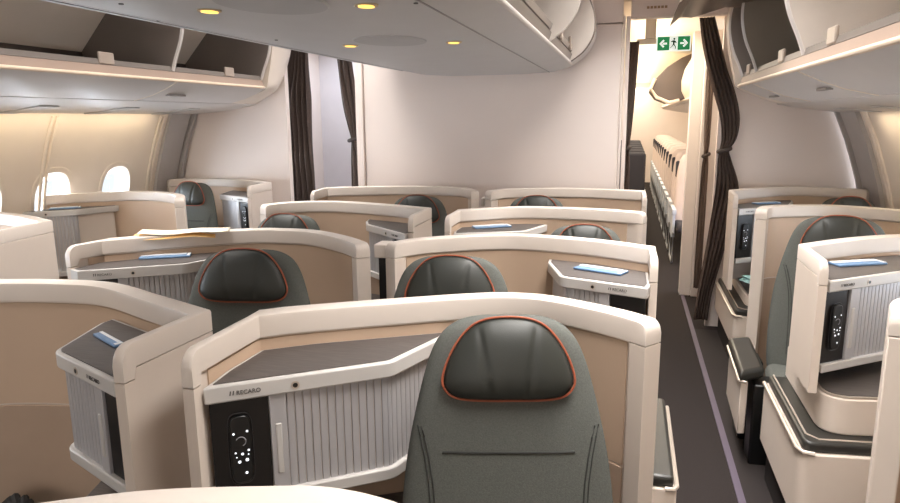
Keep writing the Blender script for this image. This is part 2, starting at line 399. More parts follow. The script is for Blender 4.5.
def polyline_at(P, s):
    for a, b in zip(P, P[1:]):
        L = (b-a).length
        if s <= L or b is P[-1]: return a + (b-a)*(s/L), (b-a).normalized()
        s -= L
def console(A, B, C, inner, sgn, label, zt=1.08, zb=0.76, niche=0.150, door=True, logo=True, remote=None, ribs_to=0.94, detail=2, counter=True):
    A, B, C = Vector(A), Vector(B), Vector(C)
    # back boundary follows the inside of the shell, from C back to A
    back = [p for p in inner if (p.x - C.x)*sgn < 0.02]
    back = [p for p in back if p.y > A.y - 0.001 and (p.x-A.x)*sgn > -0.2]
    if back and abs(back[0].x-A.x) > 0.15: pass
    front = fillet([A, B, C], 1, 0.06, 6)
    poly = list(front) + back[::-1]
    clean = [poly[0]]
    for p in poly[1:]:
        if (p-clean[-1]).length > 0.008 and (p-clean[0]).length > 0.008: clean.append(p)
    def rdp(P, e):
        if len(P) < 3: return P
        a, b = P[0], P[-1]; t = (b-a).normalized() if (b-a).length > 1e-9 else Vector((1, 0)); k, m = 0, 0
        for i in range(1, len(P)-1):
            d = abs((P[i]-a).x*t.y - (P[i]-a).y*t.x)
            if d > m: k, m = i, d
        return rdp(P[:k+1], e)[:-1] + rdp(P[k:], e) if m > e else [a, b]
    bk = [p for p in back if (p-A).length > .06 and (p-C).length > .03]
    bk = rdp(bk[::-1], .006) if len(bk) > 2 else bk[::-1]
    poly = ccw(list(front) + bk)
    root = thing('side_console', label, 'cabinet', (A.x*.4+C.x*.6, A.y*.5+C.y*.5, zb), 'side consoles between the seats')
    bm = bmesh.new(); prism(bm, poly, zt-.044, zt); finish('top_rim', bm, RIM, root, bevel=0.005)
    bm = bmesh.new(); prism(bm, inset(poly, 0.014), zt-.0005, zt+.0025); bmesh.ops.triangulate(bm, faces=bm.faces[:]); finish('wood_top', bm, WOOD, root, smooth=False)
    bm = bmesh.new(); prism(bm, inset(poly, 0.022), zb+.03, zt-.044); finish('cabinet_body', bm, CREAM, root)
    bm = bmesh.new(); prism(bm, inset(poly, 0.004), zb, zb+.034); finish('base_rim', bm, RIM, root, bevel=0.004)
    if counter:
        bm = bmesh.new(); prism(bm, inset(poly, -0.0), zb-.20, zb-.16); finish('lower_counter', bm, WOOD, root, bevel=0.004)
    # front face, from A to B to C
    P = fillet([A, B, C], 1, 0.06, 6); tot = sum((b-a).length for a, b in zip(P, P[1:]))
    def off(s, d):
        p, t = polyline_at(P, s); n = Vector((t.y, -t.x))*sgn; return p + n*(-d) * -1, t, n
    def fp(s, d):  # d outward (towards the seat)
        p, t = polyline_at(P, s); n = Vector((t.y, -t.x))*sgn
        return p + n*d
    z0, z1 = zb+.034, zt-.046
    def slab(s0, s1, d0, d1, za, zb_, name, m, par=root, n=8, bev=0.002):
        bm = bmesh.new(); S_ = [s0+(s1-s0)*k/n for k in range(n+1)]; rings = []
        for s_ in S_:
            a, b = fp(s_, d0), fp(s_, d1); rings.append([bm.verts.new(v) for v in ((a.x, a.y, za), (b.x, b.y, za), (b.x, b.y, zb_), (a.x, a.y, zb_))])
        for R0, R1 in zip(rings, rings[1:]):
            for k in range(4): bm.faces.new((R0[k], R0[(k+1) % 4], R1[(k+1) % 4], R1[k]))
        bm.faces.new(rings[0][::-1]); bm.faces.new(rings[-1]); return finish(name, bm, m, par, bevel=bev)
    slab(0.012, niche, -0.024, -0.018, z0, z1, 'remote_niche', BLACKP)
    dr = slab(niche+.001, niche+.042, -0.024, -0.010, z0, z1, 'tambour_door', TAMB)
    # ribs
    bm = bmesh.new(); s = niche+.043; send = tot*ribs_to + 0.0*niche; rw = 0.0205; rows = []
    while s < max(send, niche+.1):
        for t, d in ((0, -.0240), (.09, -.0175), (.5, -.0165), (.91, -.0175)):
            rows.append((s+rw*t, d))
        s += rw
    V = []
    for s_, d in rows:
        a = fp(min(s_, tot-.001), d); V.append((bm.verts.new((a.x, a.y, z0)), bm.verts.new((a.x, a.y, z1))))
    for (a, b), (c, e) in zip(V, V[1:]): bm.faces.new((a, c, e, b))
    finish('tambour_slats', bm, TAMB, dr, angle=25)
    slab(niche+.013, niche+.028, -0.012, -0.006, z0+.045, z1-.075, 'handle', RIM, dr, n=3, bev=0.005)
    if logo:
        p, t = polyline_at(P, 0.075); n = Vector((t.y, -t.x))*sgn
        X = t*sgn; start = p + n*0.0012 - X*(0.0 if sgn > 0 else 0.06)
        M = Matrix(((X.x, 0, n.x, start.x), (X.y, 0, n.y, start.y), (0, 1, 0, zt-.027), (0, 0, 0, 1)))
        text_mesh('maker_logo', 'RECARO', 0.0148, INK, root, M)
        bm = bmesh.new(); q = start - X*0.012
        for dx, dz in ((-.004, 0), (.003, .0)):
            a = q + X*dx; b = a+X*.003
            for u in ((a, b),):
                vs = [bm.verts.new((w.x, w.y, zz)) for w, zz in ((a, zt-.027), (b, zt-.027), (b+X*.002, zt-.016), (a+X*.002, zt-.016))]; bm.faces.new(vs)
        finish('logo_emblem', bm, INK, root, smooth=False)
    # latch
    p, t = polyline_at(P, min(0.215, tot*.5)); n = Vector((t.y, -t.x))*sgn; X = t
    for nm, r, dd, m in (('latch_ring', 0.0105, 0.0015, CHROME), ('latch_hole', 0.0062, 0.0022, BLACK)):
        bm = bmesh.new(); a = []; b = []
        for k in range(20):
            w = p + X*(r*math.cos(2*PI*k/20)); zz = zt-.024 + r*math.sin(2*PI*k/20)
            a.append(bm.verts.new((w.x, w.y, zz))); w2 = w+n*dd; b.append(bm.verts.new((w2.x, w2.y, zz)))
        bm.faces.new(a); bm.faces.new(b)
        for k in range(20): bm.faces.new((a[k], a[(k+1) % 20], b[(k+1) % 20], b[k]))
        finish(nm, bm, m, root)
    if remote:
        p, t = polyline_at(P, niche*0.52); n = Vector((t.y, -t.x))*sgn; X = t*sgn
        b0 = p + n*(-0.0175); zc_ = (z0+z1)/2+.0
        r = thing('remote_control', remote, 'remote', (b0.x, b0.y, zc_-.09), 'handsets in the console niches')
        def pt(u, d, z): w = b0 + X*u + n*d; return (w.x, w.y, z)
        bm = bmesh.new(); out = []
        for k in range(32):
            a = 2*PI*k/32; c, s_ = math.cos(a), math.sin(a)
            out.append((0.026*math.copysign(abs(c)**.5, c), 0.088*math.copysign(abs(s_)**.35, s_)))
        F = [bm.verts.new(pt(u, 0.012, zc_+z)) for u, z in out]; K = [bm.verts.new(pt(u, 0.0, zc_+z)) for u, z in out]
        bm.faces.new(F); bm.faces.new(K[::-1])
        for k in range(32): bm.faces.new((F[k], F[(k+1) % 32], K[(k+1) % 32], K[k]))
        finish('handset_body', bm, BLACK, r, bevel=0.003)
        # rim line of the cradle
        bm = bmesh.new(); tube(bm, [pt(u*1.14, 0.004, zc_+z*1.06) for u, z in out], 0.0012, 6, closed=True); finish('cradle_edge', bm, mat('cradle_grey', (56, 53, 54), 0.4), r)
        bm = bmesh.new(); tube(bm, [pt(0.012*math.cos(PI*k/9-1.2), 0.0125, zc_+.022+0.012*math.sin(PI*k/9-1.2)) for k in range(12)], 0.0012, 6); finish('dial_ring', bm, mat('dial_grey', (150, 150, 155), 0.4), r)
        for u, z, rr in ((-.016, .044, .0036), (.016, .047, .0036), (-.014, -.006, .003), (.017, -.003, .0036), (.002, -.011, .0042), (-.012, -.018, .0022), (.016, -.014, .0024), (-.006, -.031, .0048), (.012, -.028, .0052), (.009, -.062, .0044)):
            rr *= .78; bm = bmesh.new(); vs = [bm.verts.new(pt(u+rr*math.cos(2*PI*k/12), 0.0128, zc_+z+rr*math.sin(2*PI*k/12))) for k in range(12)]; bm.faces.new(vs)
            ww = [bm.verts.new(pt(u+rr*math.cos(2*PI*k/12), 0.0118, zc_+z+rr*math.sin(2*PI*k/12))) for k in range(12)]
            for k in range(12): bm.faces.new((vs[k], vs[(k+1) % 12], ww[(k+1) % 12], ww[k]))
            finish('button', bm, GLOW, r, smooth=False)
    return root

# ---- seats
def make_seat(label):
    root = thing('airline_seat', label, 'seat', (0, 0, 0), 'dark grey business seats')
    def backc(z): return -0.04 + (z-1.1)*0.20          # front lies at y = backc - 0.055
    bm = bmesh.new(); rows = []
    prof = [(0.36, .22, .03), (0.38, .25, .05), (0.45, .26, .06), (0.6, .262, .06), (0.75, .257, .06), (0.88, .242, .06), (0.98, .222, .058), (1.06, .203, .055), (1.12, .186, .052), (1.165, .163, .047), (1.19, .135, .040), (1.205, .10, .03), (1.21, .06, .015)]
    K = 40
    for z, hw, hd in prof:
        row = []
        for k in range(K):
            a = 2*PI*k/K; c, s = math.cos(a), math.sin(a)
            x = hw*math.copysign(abs(c)**.55, c); y = hd*math.copysign(abs(s)**.75, s)
            row.append(bm.verts.new((x, backc(z)+y, z)))
        rows.append(row)
    for A, B in zip(rows, rows[1:]):
        for k in range(K): bm.faces.new((A[k], A[(k+1) % K], B[(k+1) % K], B[k]))
    bm.faces.new(rows[0][::-1]); bm.faces.new(rows[-1])
    bk = finish('backrest', bm, SEATF, root, angle=60)
    sub = bk.modifiers.new('sub', 'SUBSURF'); sub.levels = 1; sub.render_levels = 2
    def front(x, z):
        hw = hd = None
        for (z0, w0, d0), (z1, w1, d1) in zip(prof, prof[1:]):
            if z0 <= z <= z1: t = (z-z0)/(z1-z0); hw = w0+(w1-w0)*t; hd = d0+(d1-d0)*t
        c = min(.999, (abs(x)/hw))**(1/.55); s = math.sqrt(max(0, 1-c*c)); return backc(z)-hd*s**.75
    bm = bmesh.new()
    tube(bm, [(x, front(x, .90)-.0005, .90) for x in [-.155+.31*k/12 for k in range(13)]], .003, 6)
    for sg in (-1, 1):
        pts = [(sg*.205, .955), (sg*.198, .93), (sg*.187, .88), (sg*.178, .82), (sg*.172, .74), (sg*.17, .62), (sg*.17, .5)]
        tube(bm, [(x, front(x, z)-.0005, z) for x, z in pts], .0022, 6)
        tube(bm, [(x+sg*.010, front(x+sg*.01, z)-.0005, z) for x, z in pts], .0018, 6)
    finish('stitching', bm, SEAM, bk)
    # headrest pillow with piping
    half = [(x*.90, 1.225-(1.225-z)*.955) for x, z in [(0, 1.018), (.06, 1.018), (.112, 1.021), (.146, 1.030), (.166, 1.050), (.170, 1.074), (.160, 1.110), (.143, 1.146), (.119, 1.180), (.092, 1.205), (.060, 1.219), (.028, 1.224), (0, 1.225)]]
    loop = [Vector(p) for p in half] + [Vector((-x, z)) for x, z in half[-2:0:-1]]
    sm = []
    n = len(loop)
    for i in range(n):
        a, b, c, d = loop[i-1], loop[i], loop[(i+1) % n], loop[(i+2) % n]
        for k in range(7):
            t = k/7; sm.append(0.5*((2*b)+(c-a)*t+(2*a-5*b+4*c-d)*t*t+(3*b-a-3*c+d)*t**3))
    cen = Vector((0, 1.115)); yb = -0.10
    def hy(z): return yb + (z-1.1)*0.2
    bm = bmesh.new(); M = len(sm)
    for side, dep in ((-1, .045), (1, .03)):
        rings = []
        for j in range(16):
            r = 1 - j/16; ring = []
            for p in sm:
                q = cen + (p-cen)*r; d = dep*(1-r**2.6)**.6
                cr = 0
                if side < 0:
                    f = min(1, 4*(1-r)); zz = (q.y-1.02)/.19
                    cr = .006*f*math.exp(-((q.x-(-.038-.031*zz))/.0065)**2) + .005*f*math.exp(-((q.x-(.040+.024*zz))/.0065)**2) + .0035*f*math.exp(-((q.x+.005)/.006)**2)*max(0, 1-zz*2.6)
                ring.append(bm.verts.new((q.x, hy(q.y) + side*d + cr, q.y)))
            rings.append(ring)
        for A, B in zip(rings, rings[1:]):
            for k in range(M): bm.faces.new((A[k], A[(k+1) % M], B[(k+1) % M], B[k]))
        c = bm.verts.new((0, hy(1.115)+side*dep, 1.115))
        for k in range(M): bm.faces.new((rings[-1][k], rings[-1][(k+1) % M], c))
    bmesh.ops.remove_doubles(bm, verts=bm.verts[:], dist=1e-5)
    hd = finish('headrest', bm, LEATH, root, angle=80)
    bm = bmesh.new(); tube(bm, [((p.x)*1.008, hy(p.y)-.006, cen.y+(p.y-cen.y)*1.01) for p in sm], .0028, 8, closed=True); finish('piping', bm, PIPE, hd)
    # cushion and base
    bm = bmesh.new(); box(bm, -.26, .26, -.66, -.17, .33, .44); cu = finish('seat_cushion', bm, SEATF, root, bevel=.045, seg=4)
    bm = bmesh.new(); box(bm, -.24, .24, -.60, -.05, .06, .32); finish('seat_base', bm, BLACK, root, bevel=.01)
    return root
SEAT0 = None
def place_seat(x, y, label, dz=0.0, sx=1.0, rot=0.0):
    global SEAT0
    if SEAT0 is None: SEAT0 = make_seat(label); o = SEAT0
    else:
        o = copy_tree(SEAT0); o['label'] = label
    o.location = (x, y, dz); o.scale = (sx, 1, 1); o.rotation_euler = (0, 0, math.radians(rot)); return o
def reclined_seat(x, y, label, d=0.0):
    root = thing('airline_seat', label, 'seat', (x, y, 0), 'dark grey business seats')
    bm = bmesh.new(); box(bm, x-.25, x+.25, y-.05, y+.30, .40-d, .50-d); finish('backrest', bm, SEATF, root, bevel=.045, seg=4)
    bm = bmesh.new(); box(bm, x-.25, x+.25, y-.62, y-.06, .36-d, .47-d); finish('seat_cushion', bm, SEATF, root, bevel=.045, seg=4)
    bm = bmesh.new(); box(bm, x-.23, x+.23, y-.58, y+.25, .05, .36-d); finish('seat_base', bm, BLACK, root, bevel=.01)
    return root

# ---- shells (plan points measured in metres; wing front, rear corner, ... seat end)
SH = {}
def add(key, path, sgn, label, **k): SH[key] = shell(path, sgn, label, **k)
add('r1R', [(-.985, 1.275), (-.985, 1.632), (-.893, 1.70), (-.642, 1.843), (-.42, 1.955), (-.30, 1.982), (-.182, 1.961), (-.008, 1.870), (.10, 1.785)], 1, 'cream suite shell wrapped around the large seat in the foreground')
add('r1L', [(-1.135, 1.264), (-1.12, 1.601), (-1.356, 1.705), (-1.62, 1.815), (-1.833, 1.815), (-2.05, 1.764), (-2.2, 1.66)], -1, 'cream suite shell cut by the left frame edge, with an end wing facing us')
add('r2R', [(.122, 2.58), (.119, 2.845), (-.109, 2.968), (-.379, 3.037), (-.56, 3.030), (-.773, 2.927), (-.919, 2.816), (-1.0, 2.69)], -1, 'cream suite shell just behind the foreground one, right of the narrow dark gap')
add('r2L', [(-2.316, 2.32), (-2.27, 2.54), (-2.054, 2.744), (-1.787, 2.925), (-1.60, 2.962), (-1.42, 2.936), (-1.211, 2.808), (-1.062, 2.67)], 1, 'cream suite shell with loose papers lying on its top edge')
add('r3R', [(-.955, 3.50), (-.957, 3.803), (-.652, 4.00), (-.384, 4.025), (-.12, 3.99), (.11, 3.90)], 1, 'cream suite shell in the third centre row beside the right aisle')
add('r3L', [(-1.126, 3.476), (-1.126, 3.84), (-1.429, 3.965), (-1.771, 4.056), (-2.0, 4.03), (-2.16, 3.92), (-2.235, 3.78)], -1, 'cream suite shell left of the centre gap in the third row, white console inside')
add('r4R', [(.128, 4.80), (.122, 5.04), (-.05, 5.10), (-.275, 5.155), (-.60, 5.13), (-.88, 5.02), (-1.01, 4.83)], -1, 'rearmost cream suite shell on the right of the centre block')
add('r4L', [(-2.28, 4.577), (-2.283, 4.878), (-2.05, 4.99), (-1.752, 5.091), (-1.427, 5.116), (-1.20, 5.04), (-1.06, 4.86)], 1, 'rearmost cream suite shell on the left of the centre block')
add('r0', [(.13, .36), (.12, .62), (-.10, .74), (-.285, .806), (-.40, .822), (-.50, .80), (-.65, .752), (-.78, .685), (-.92, .60), (-1.0, .48)], -1, 'curved top of the nearest cream suite shell along the bottom frame edge')
add('w4L', [(-2.94, 4.846), (-2.94, 5.19), (-3.2, 5.35), (-3.5, 5.46), (-3.75, 5.47), (-3.95, 5.40), (-4.05, 5.28)], -1, 'rearmost cream suite shell by the left windows')
add('w3L', [(-4.12, 3.98), (-3.95, 4.15), (-3.7, 4.33), (-3.458, 4.372), (-3.25, 4.31), (-3.059, 4.170), (-2.94, 4.00)], 1, 'cream suite shell in front of the two bright left windows', wing=False)
add('w2L', [(-2.95, 2.52), (-3.0, 2.95), (-3.3, 3.09), (-3.6, 3.17), (-3.85, 3.12), (-4.05, 2.95)], -1, 'cream suite shell at the left frame edge beside the left aisle')
add('w4R', [(.69, 4.86), (.70, 5.20), (.85, 5.35), (1.05, 5.50), (1.246, 5.565), (1.45, 5.52), (1.66, 5.38)], 1, 'rearmost cream suite shell by the right wall, next to the dark curtain', zb=.525)
add('w3R', [(.712, 4.17), (.775, 4.30), (.92, 4.38), (1.10, 4.425), (1.253, 4.40), (1.474, 4.29), (1.68, 4.15)][::-1], -1, 'cream suite shell around the seat on the far side of the right aisle', wing=False)
add('w2R', [(.69, 2.67), (.69, 3.02), (.82, 3.14), (1.0, 3.28), (1.2, 3.38), (1.45, 3.40), (1.68, 3.30)], 1, 'cream suite shell with a handset console, right side of the right aisle', zb=.67)
add('w1R', [(.692, 1.98), (.75, 2.14), (.90, 2.27), (1.10, 2.33), (1.3, 2.30), (1.55, 2.18), (1.68, 2.08)][::-1], -1, 'cream suite shell cut by the lower right frame corner', wing=False)

# bridging pieces between the paired centre shells
for x0, x1, y, zt, lab in ((-1.06, -1.002, 2.71, 1.165, 'short cream bridge over the dark gap between the second row shells'), (-1.045, -1.020, 4.86, 1.12, 'dark gap filler between the two rearmost centre shells')):
    bm = bmesh.new(); box(bm, x0, x1, y, y+.10, zt-.06, zt); o = finish('bridge_piece', bm, CAP, bevel=.005); tag(recenter(o), lab, 'trim piece')

bm = bmesh.new(); box(bm, -1.05, -1.012, 2.74, 2.80, .02, 1.10); o = finish('gap_divider', bm, BLACK); tag(recenter(o), 'black divider standing in the gap between the second row shells', 'divider')
# ---- consoles
def con(key, A, B, C, sgn, label, **k): return console(A, B, C, SH[key][1], sgn, label, **k)
con('r1R', (-.950, 1.30), (-.575, 1.575), (-.50, 1.80), 1, 'console with grey wood top and handset niche beside the foreground seat', remote='black handset with lit buttons in the foreground console niche', zb=.745)
con('r1L', (-1.19, 1.29), (-1.512, 1.435), (-1.583, 1.69), -1, 'console with ribbed door at left, a pen-like leaflet on top', zb=.76, niche=.10)
con('r2R', (.085, 2.52), (-.246, 2.64), (-.325, 2.90), -1, 'console behind the foreground shell, at the edge of the right aisle')
con('r2L', (-2.235, 2.29), (-1.875, 2.52), (-1.80, 2.70), 1, 'console with ribbed door inside the shell that carries the papers')
con('r3R', (-.915, 3.54), (-.546, 3.704), (-.468, 3.92), 1, 'wood topped console in the third centre row, right of the centre gap')
con('r3L', (-1.17, 3.46), (-1.517, 3.764), (-1.56, 3.87), -1, 'white lit console in the third centre row, left of the centre gap')
con('w4L', (-2.985, 4.88), (-3.365, 5.05), (-3.44, 5.30), -1, 'bright white console beside the rearmost left window seat', remote='small black handset on the far left console')
con('w3L', (-4.14, 3.72), (-3.83, 3.98), (-3.70, 4.22), 1, 'white ribbed console under the left windows', niche=.03, zb=.60, ribs_to=.62, logo=False)
con('w2R', (.735, 2.70), (1.10, 2.98), (1.17, 3.22), 1, 'white ribbed console with handset niche right of the right aisle', zb=.735, zt=1.097, remote='black handset in the white ribbed console at right', niche=.135, ribs_to=.8, counter=False)
con('w4R', (.735, 4.89), (1.10, 5.17), (1.17, 5.38), 1, 'narrow white console beside the dark curtain', zb=.70, remote='black handset in the console next to the dark curtain', niche=.15, counter=False)

# ---- seats
place_seat(-.288, 1.64, 'large dark grey seat in the foreground with an orange piped headrest', 0, 1.04, 14)
place_seat(-.645, 2.48, 'dark grey seat behind the foreground shell, right of the dark gap', -.03, 1.1, 8)
place_seat(-1.42, 2.32, 'dark grey seat in front of the shell that carries the papers', -.005, 1.12, 10)
place_seat(-1.985, 3.70, 'dark grey seat of the third centre row, left of the centre gap', -.075, 1.08, 6)
place_seat(-.222, 3.70, 'dark grey seat of the third centre row, beside the right aisle', -.085, 1.08, 6)
place_seat(-1.49, 4.76, 'dark grey seat in the rearmost centre row, left of the two', -.07, 1.08, 6)
place_seat(-.625, 4.80, 'dark grey seat in the rearmost centre row, right of the two', -.06, 1.08, 6)
place_seat(-3.59, 5.05, 'dark grey seat by the left wall beside the bright white console', -.03)
place_seat(1.47, 5.20, 'dark grey seat by the right wall in the rearmost row', -.07)
place_seat(1.075, 3.90, 'tall dark grey seat seen side on across the right aisle', -.03, 1.16, -8)
reclined_seat(-1.90, 1.42, 'seat laid flat inside the left foreground shell', .11)
reclined_seat(-3.25, 3.75, 'seat laid flat in front of the left windows')

# ---- aisle side ledges in front of the consoles on the right
def ledge(x0, x1, y0, y1, zp, zw, label, wood_y=None):
    root = thing('side_ledge', label, 'ledge', ((x0+x1)/2, (y0+y1)/2, 0), 'aisle side ledges')
    body = fillet([(x0, y1), (x0, y0), (x1, y0+.10), (x1, y1)], 1, .05, 5)
    body = ccw([Vector(p) for p in body])
    bm = bmesh.new(); prism(bm, body, .19, zp-.03); finish('cabinet_body', bm, CREAM, root, bevel=.006)
    bm = bmesh.new(); prism(bm, inset(body, .03), .0, .19); finish('kick_plate', bm, DARKBASE, root)
    bm = bmesh.new(); prism(bm, inset(body, .012), zp-.03, zp+.012); finish('padded_top', bm, DARKPAD, root, bevel=.012, seg=3)
    bm = bmesh.new(); tube(bm, [(x0-.002, y1-.01, zp-.028), (x0-.002, y0+.05, zp-.028), (x0+.012, y0+.012, zp-.028), (x0+.05, y0+.004, zp-.028)], .009, 8); finish('edge_trim', bm, CHROME, root)
    bm = bmesh.new(); tube(bm, [(x0+.035, y1-.01, zp+.012), (x0+.035, y0+.09, zp+.012), (x0+.07, y0+.05, zp+.012), (x1-.02, y0+.14, zp+.012)], .004, 6); finish('pad_bead', bm, CHROME, root)
    wy = y0+.13 if wood_y is None else wood_y
    up = fillet([(x0+.085, y1), (x0+.085, wy), (x1, wy+.14), (x1, y1)], 1, .10, 8); up = ccw([Vector(p) for p in up])
    bm = bmesh.new(); prism(bm, up, zp+.012, zw); finish('riser', bm, CREAM, root, bevel=.006)
    bm = bmesh.new(); prism(bm, inset(up, .004), zw, zw+.008); finish('edge_band', bm, CHROME, root)
    bm = bmesh.new(); prism(bm, inset(up, .014), zw+.006, zw+.0105); finish('wood_top', bm, WOOD, root)
    return root
ledge(.655, 1.60, 2.55, 3.26, .505, .662, 'cream ledge with charcoal padded top, nearest on the right of the right aisle', wood_y=2.64)
ledge(.71, 1.60, 4.62, 5.6, .43, .515, 'cream ledge with charcoal padded top beside the dark curtain', wood_y=4.70)
root = thing('side_ledge', 'narrow padded ledge beside the foreground seat along the right aisle', 'ledge', (.13, 2.2, 0), 'aisle side ledges')
bm = bmesh.new(); box(bm, .10, .185, 2.03, 2.66, .10, .56); finish('cabinet_body', bm, CREAM, root, bevel=.006)
bm = bmesh.new(); box(bm, .09, .176, 2.035, 2.66, .56, .60); finish('padded_top', bm, DARKPAD, root, bevel=.012, seg=3)
bm = bmesh.new(); tube(bm, [(.186, 2.66, .562), (.186, 2.05, .562), (.176, 2.028, .562), (.15, 2.026, .562)], .008, 8); finish('edge_trim', bm, CHROME, root)
bm = bmesh.new(); box(bm, .10, .17, 2.06, 2.66, 0, .10); finish('kick_plate', bm, DARKBASE, root)
# aisle armrest of the side-on seat
root = thing('aisle_armrest', 'padded armrest with cream side panel before the side-on seat', 'armrest', (.67, 3.55, 0))
pl = ccw([Vector(p) for p in ((.555, 3.30), (.68, 3.40), (.69, 3.90), (.57, 3.84))])
bm = bmesh.new(); prism(bm, pl, .44, .50); finish('padded_top', bm, DARKPAD, root, bevel=.02, seg=3)
bm = bmesh.new(); prism(bm, ccw([Vector(p) for p in ((.565, 3.33), (.60, 3.34), (.61, 3.86), (.58, 3.84))]), .17, .44); finish('side_panel', bm, CREAM, root, bevel=.006)
bm = bmesh.new(); tube(bm, [(.57, 3.84, .45), (.556, 3.32, .45), (.585, 3.30, .45)], .008, 8); finish('edge_trim', bm, CHROME, root)
bm = bmesh.new(); box(bm, .63, .73, 3.36, 3.50, 0, .42); finish('leg', bm, BLACK, root, bevel=.01)
bm = bmesh.new(); box(bm, .62, .72, 3.64, 3.80, 0, .44); finish('leg', bm, BLACK, root, bevel=.01)

# ------------------------------------------------------------------ loose things
def leaflet(cx, cy, z, L, w, ang, label, h=.008):
    root = thing('leaflet', label, 'leaflet', (cx, cy, z), 'blue and white leaflets on the consoles')
    c, s = math.cos(ang), math.sin(ang)
    def rb(x0, x1, y0, y1, z0, z1, nm, m):
        bm = bmesh.new(); vs = box(bm, x0, x1, y0, y1, z0, z1)
        for v in vs: x, y = v.co.x, v.co.y; v.co.x = cx+c*x-s*y; v.co.y = cy+s*x+c*y
        finish(nm, bm, m, root, bevel=.0025)
    rb(-L/2, L/2, -w/2, w/2, z, z+h, 'sleeve', BLUE); rb(-L/2+.004, L/2-.02, -w/2+w*.55, w/2-.004, z+h, z+h+.0025, 'white_band', WHITE)
    rb(L/2-.015, L/2-.002, -w/2+.004, w/2-.004, z+h, z+h+.002, 'end_tab', WHITE)
leaflet(-1.42, 1.54, 1.0835, .16, .03, -.5, 'thin blue leaflet on the left foreground console')
leaflet(-.095, 2.76, 1.0835, .21, .075, -.42, 'blue leaflet on the console at the edge of the right aisle')
leaflet(-.75, 3.78, 1.0835, .22, .075, .55, 'blue leaflet on the third row wood topped console')
leaflet(-2.05, 2.62, 1.0835, .22, .07, .5, 'blue leaflet on the console below the papers')
leaflet(.92, 3.04, 1.1005, .22, .075, .45, 'blue leaflet in the shelf of the right handset console')
leaflet(.96, 5.22, 1.0835, .20, .06, .5, 'blue leaflet on the console by the dark curtain')
leaflet(-3.93, 3.99, 1.0835, .20, .08, .7, 'blue leaflet on the console under the left windows')
leaflet(-3.06, 2.66, 1.0835, .22, .08, 1.5, 'pale leaflet on the console at the left frame edge')
# console for the leaflet at the left frame edge
con('w2L', (-2.995, 2.55), (-3.36, 2.66), (-3.42, 2.98), -1, 'console at the left frame edge inside the near left shell')
# papers on the shell
for k, (dx, dy, a, m, lab, L, w, z, curl) in enumerate(((0, 0, .10, PAPER, 'white sheet of paper on top of the shell, uppermost', .40, .13, 1.187, .012), (-.03, -.035, .22, PAPERY, 'yellow sheet of paper hanging below the white one on the shell', .36, .11, 1.182, -.02))):
    bm = bmesh.new(); nx, ny = 16, 6; g = []
    cx, cy = -2.02+dx, 2.735+dy
    for i in range(nx+1):
        row = []
        for j in range(ny+1):
            u = (i/nx-.5)*L; v = (j/ny-.5)*w; zz = z + curl*max(0, abs(u)/L*2-.45)**1.5*.8 + .003*math.sin(u*25)
            if k == 1 and v < -.0: zz += v*.25
            A = .42+a*.6
            row.append(bm.verts.new((cx+u*math.cos(A)-v*math.sin(A), cy+u*math.sin(A)+v*math.cos(A), max(zz, 1.13))))
        g.append(row)
    for i in range(nx):
        for j in range(ny): bm.faces.new((g[i][j], g[i+1][j], g[i+1][j+1], g[i][j+1]))
    o = finish('paper_sheet', bm, m); so = o.modifiers.new('s', 'SOLIDIFY'); so.thickness = .0015
    tag(recenter(o), lab, 'paper', 'loose papers on the shell')
# plastic wrapped bundle on the ledge
bm = bmesh.new(); bmesh.ops.create_icosphere(bm, subdivisions=4, radius=1)
for v in bm.verts:
    n = math.sin(v.co.x*7+v.co.y*5)*.12 + math.sin(v.co.z*9+v.co.x*4)*.1
    v.co = Vector((v.co.x*.12*(1+n), v.co.y*.07*(1+n), max(-.02, v.co.z*.045*(1+n))))
bmesh.ops.translate(bm, verts=bm.verts[:], vec=(.90, 4.85, .60)); o = finish('blanket_bag', bm, TEAL); tag(recenter(o), 'crumpled teal and white plastic bag on the ledge by the curtain', 'bag')
# black strap
bm = bmesh.new()
for k in range(5):
    tube(bm, [(-2.02+.03*k*.6, 1.64-.02*k, .41), (-1.96+.02*k, 1.62, .455+.012*(k % 2)), (-1.89+.012*k, 1.57, .44), (-1.78, 1.52+.01*k, .41)], .016, 8)
o = finish('seat_belt', bm, mat('strap_black', (14, 12, 11), 0.7)); tag(recenter(o), 'bundled black belt strap on the flat seat at bottom left', 'strap')

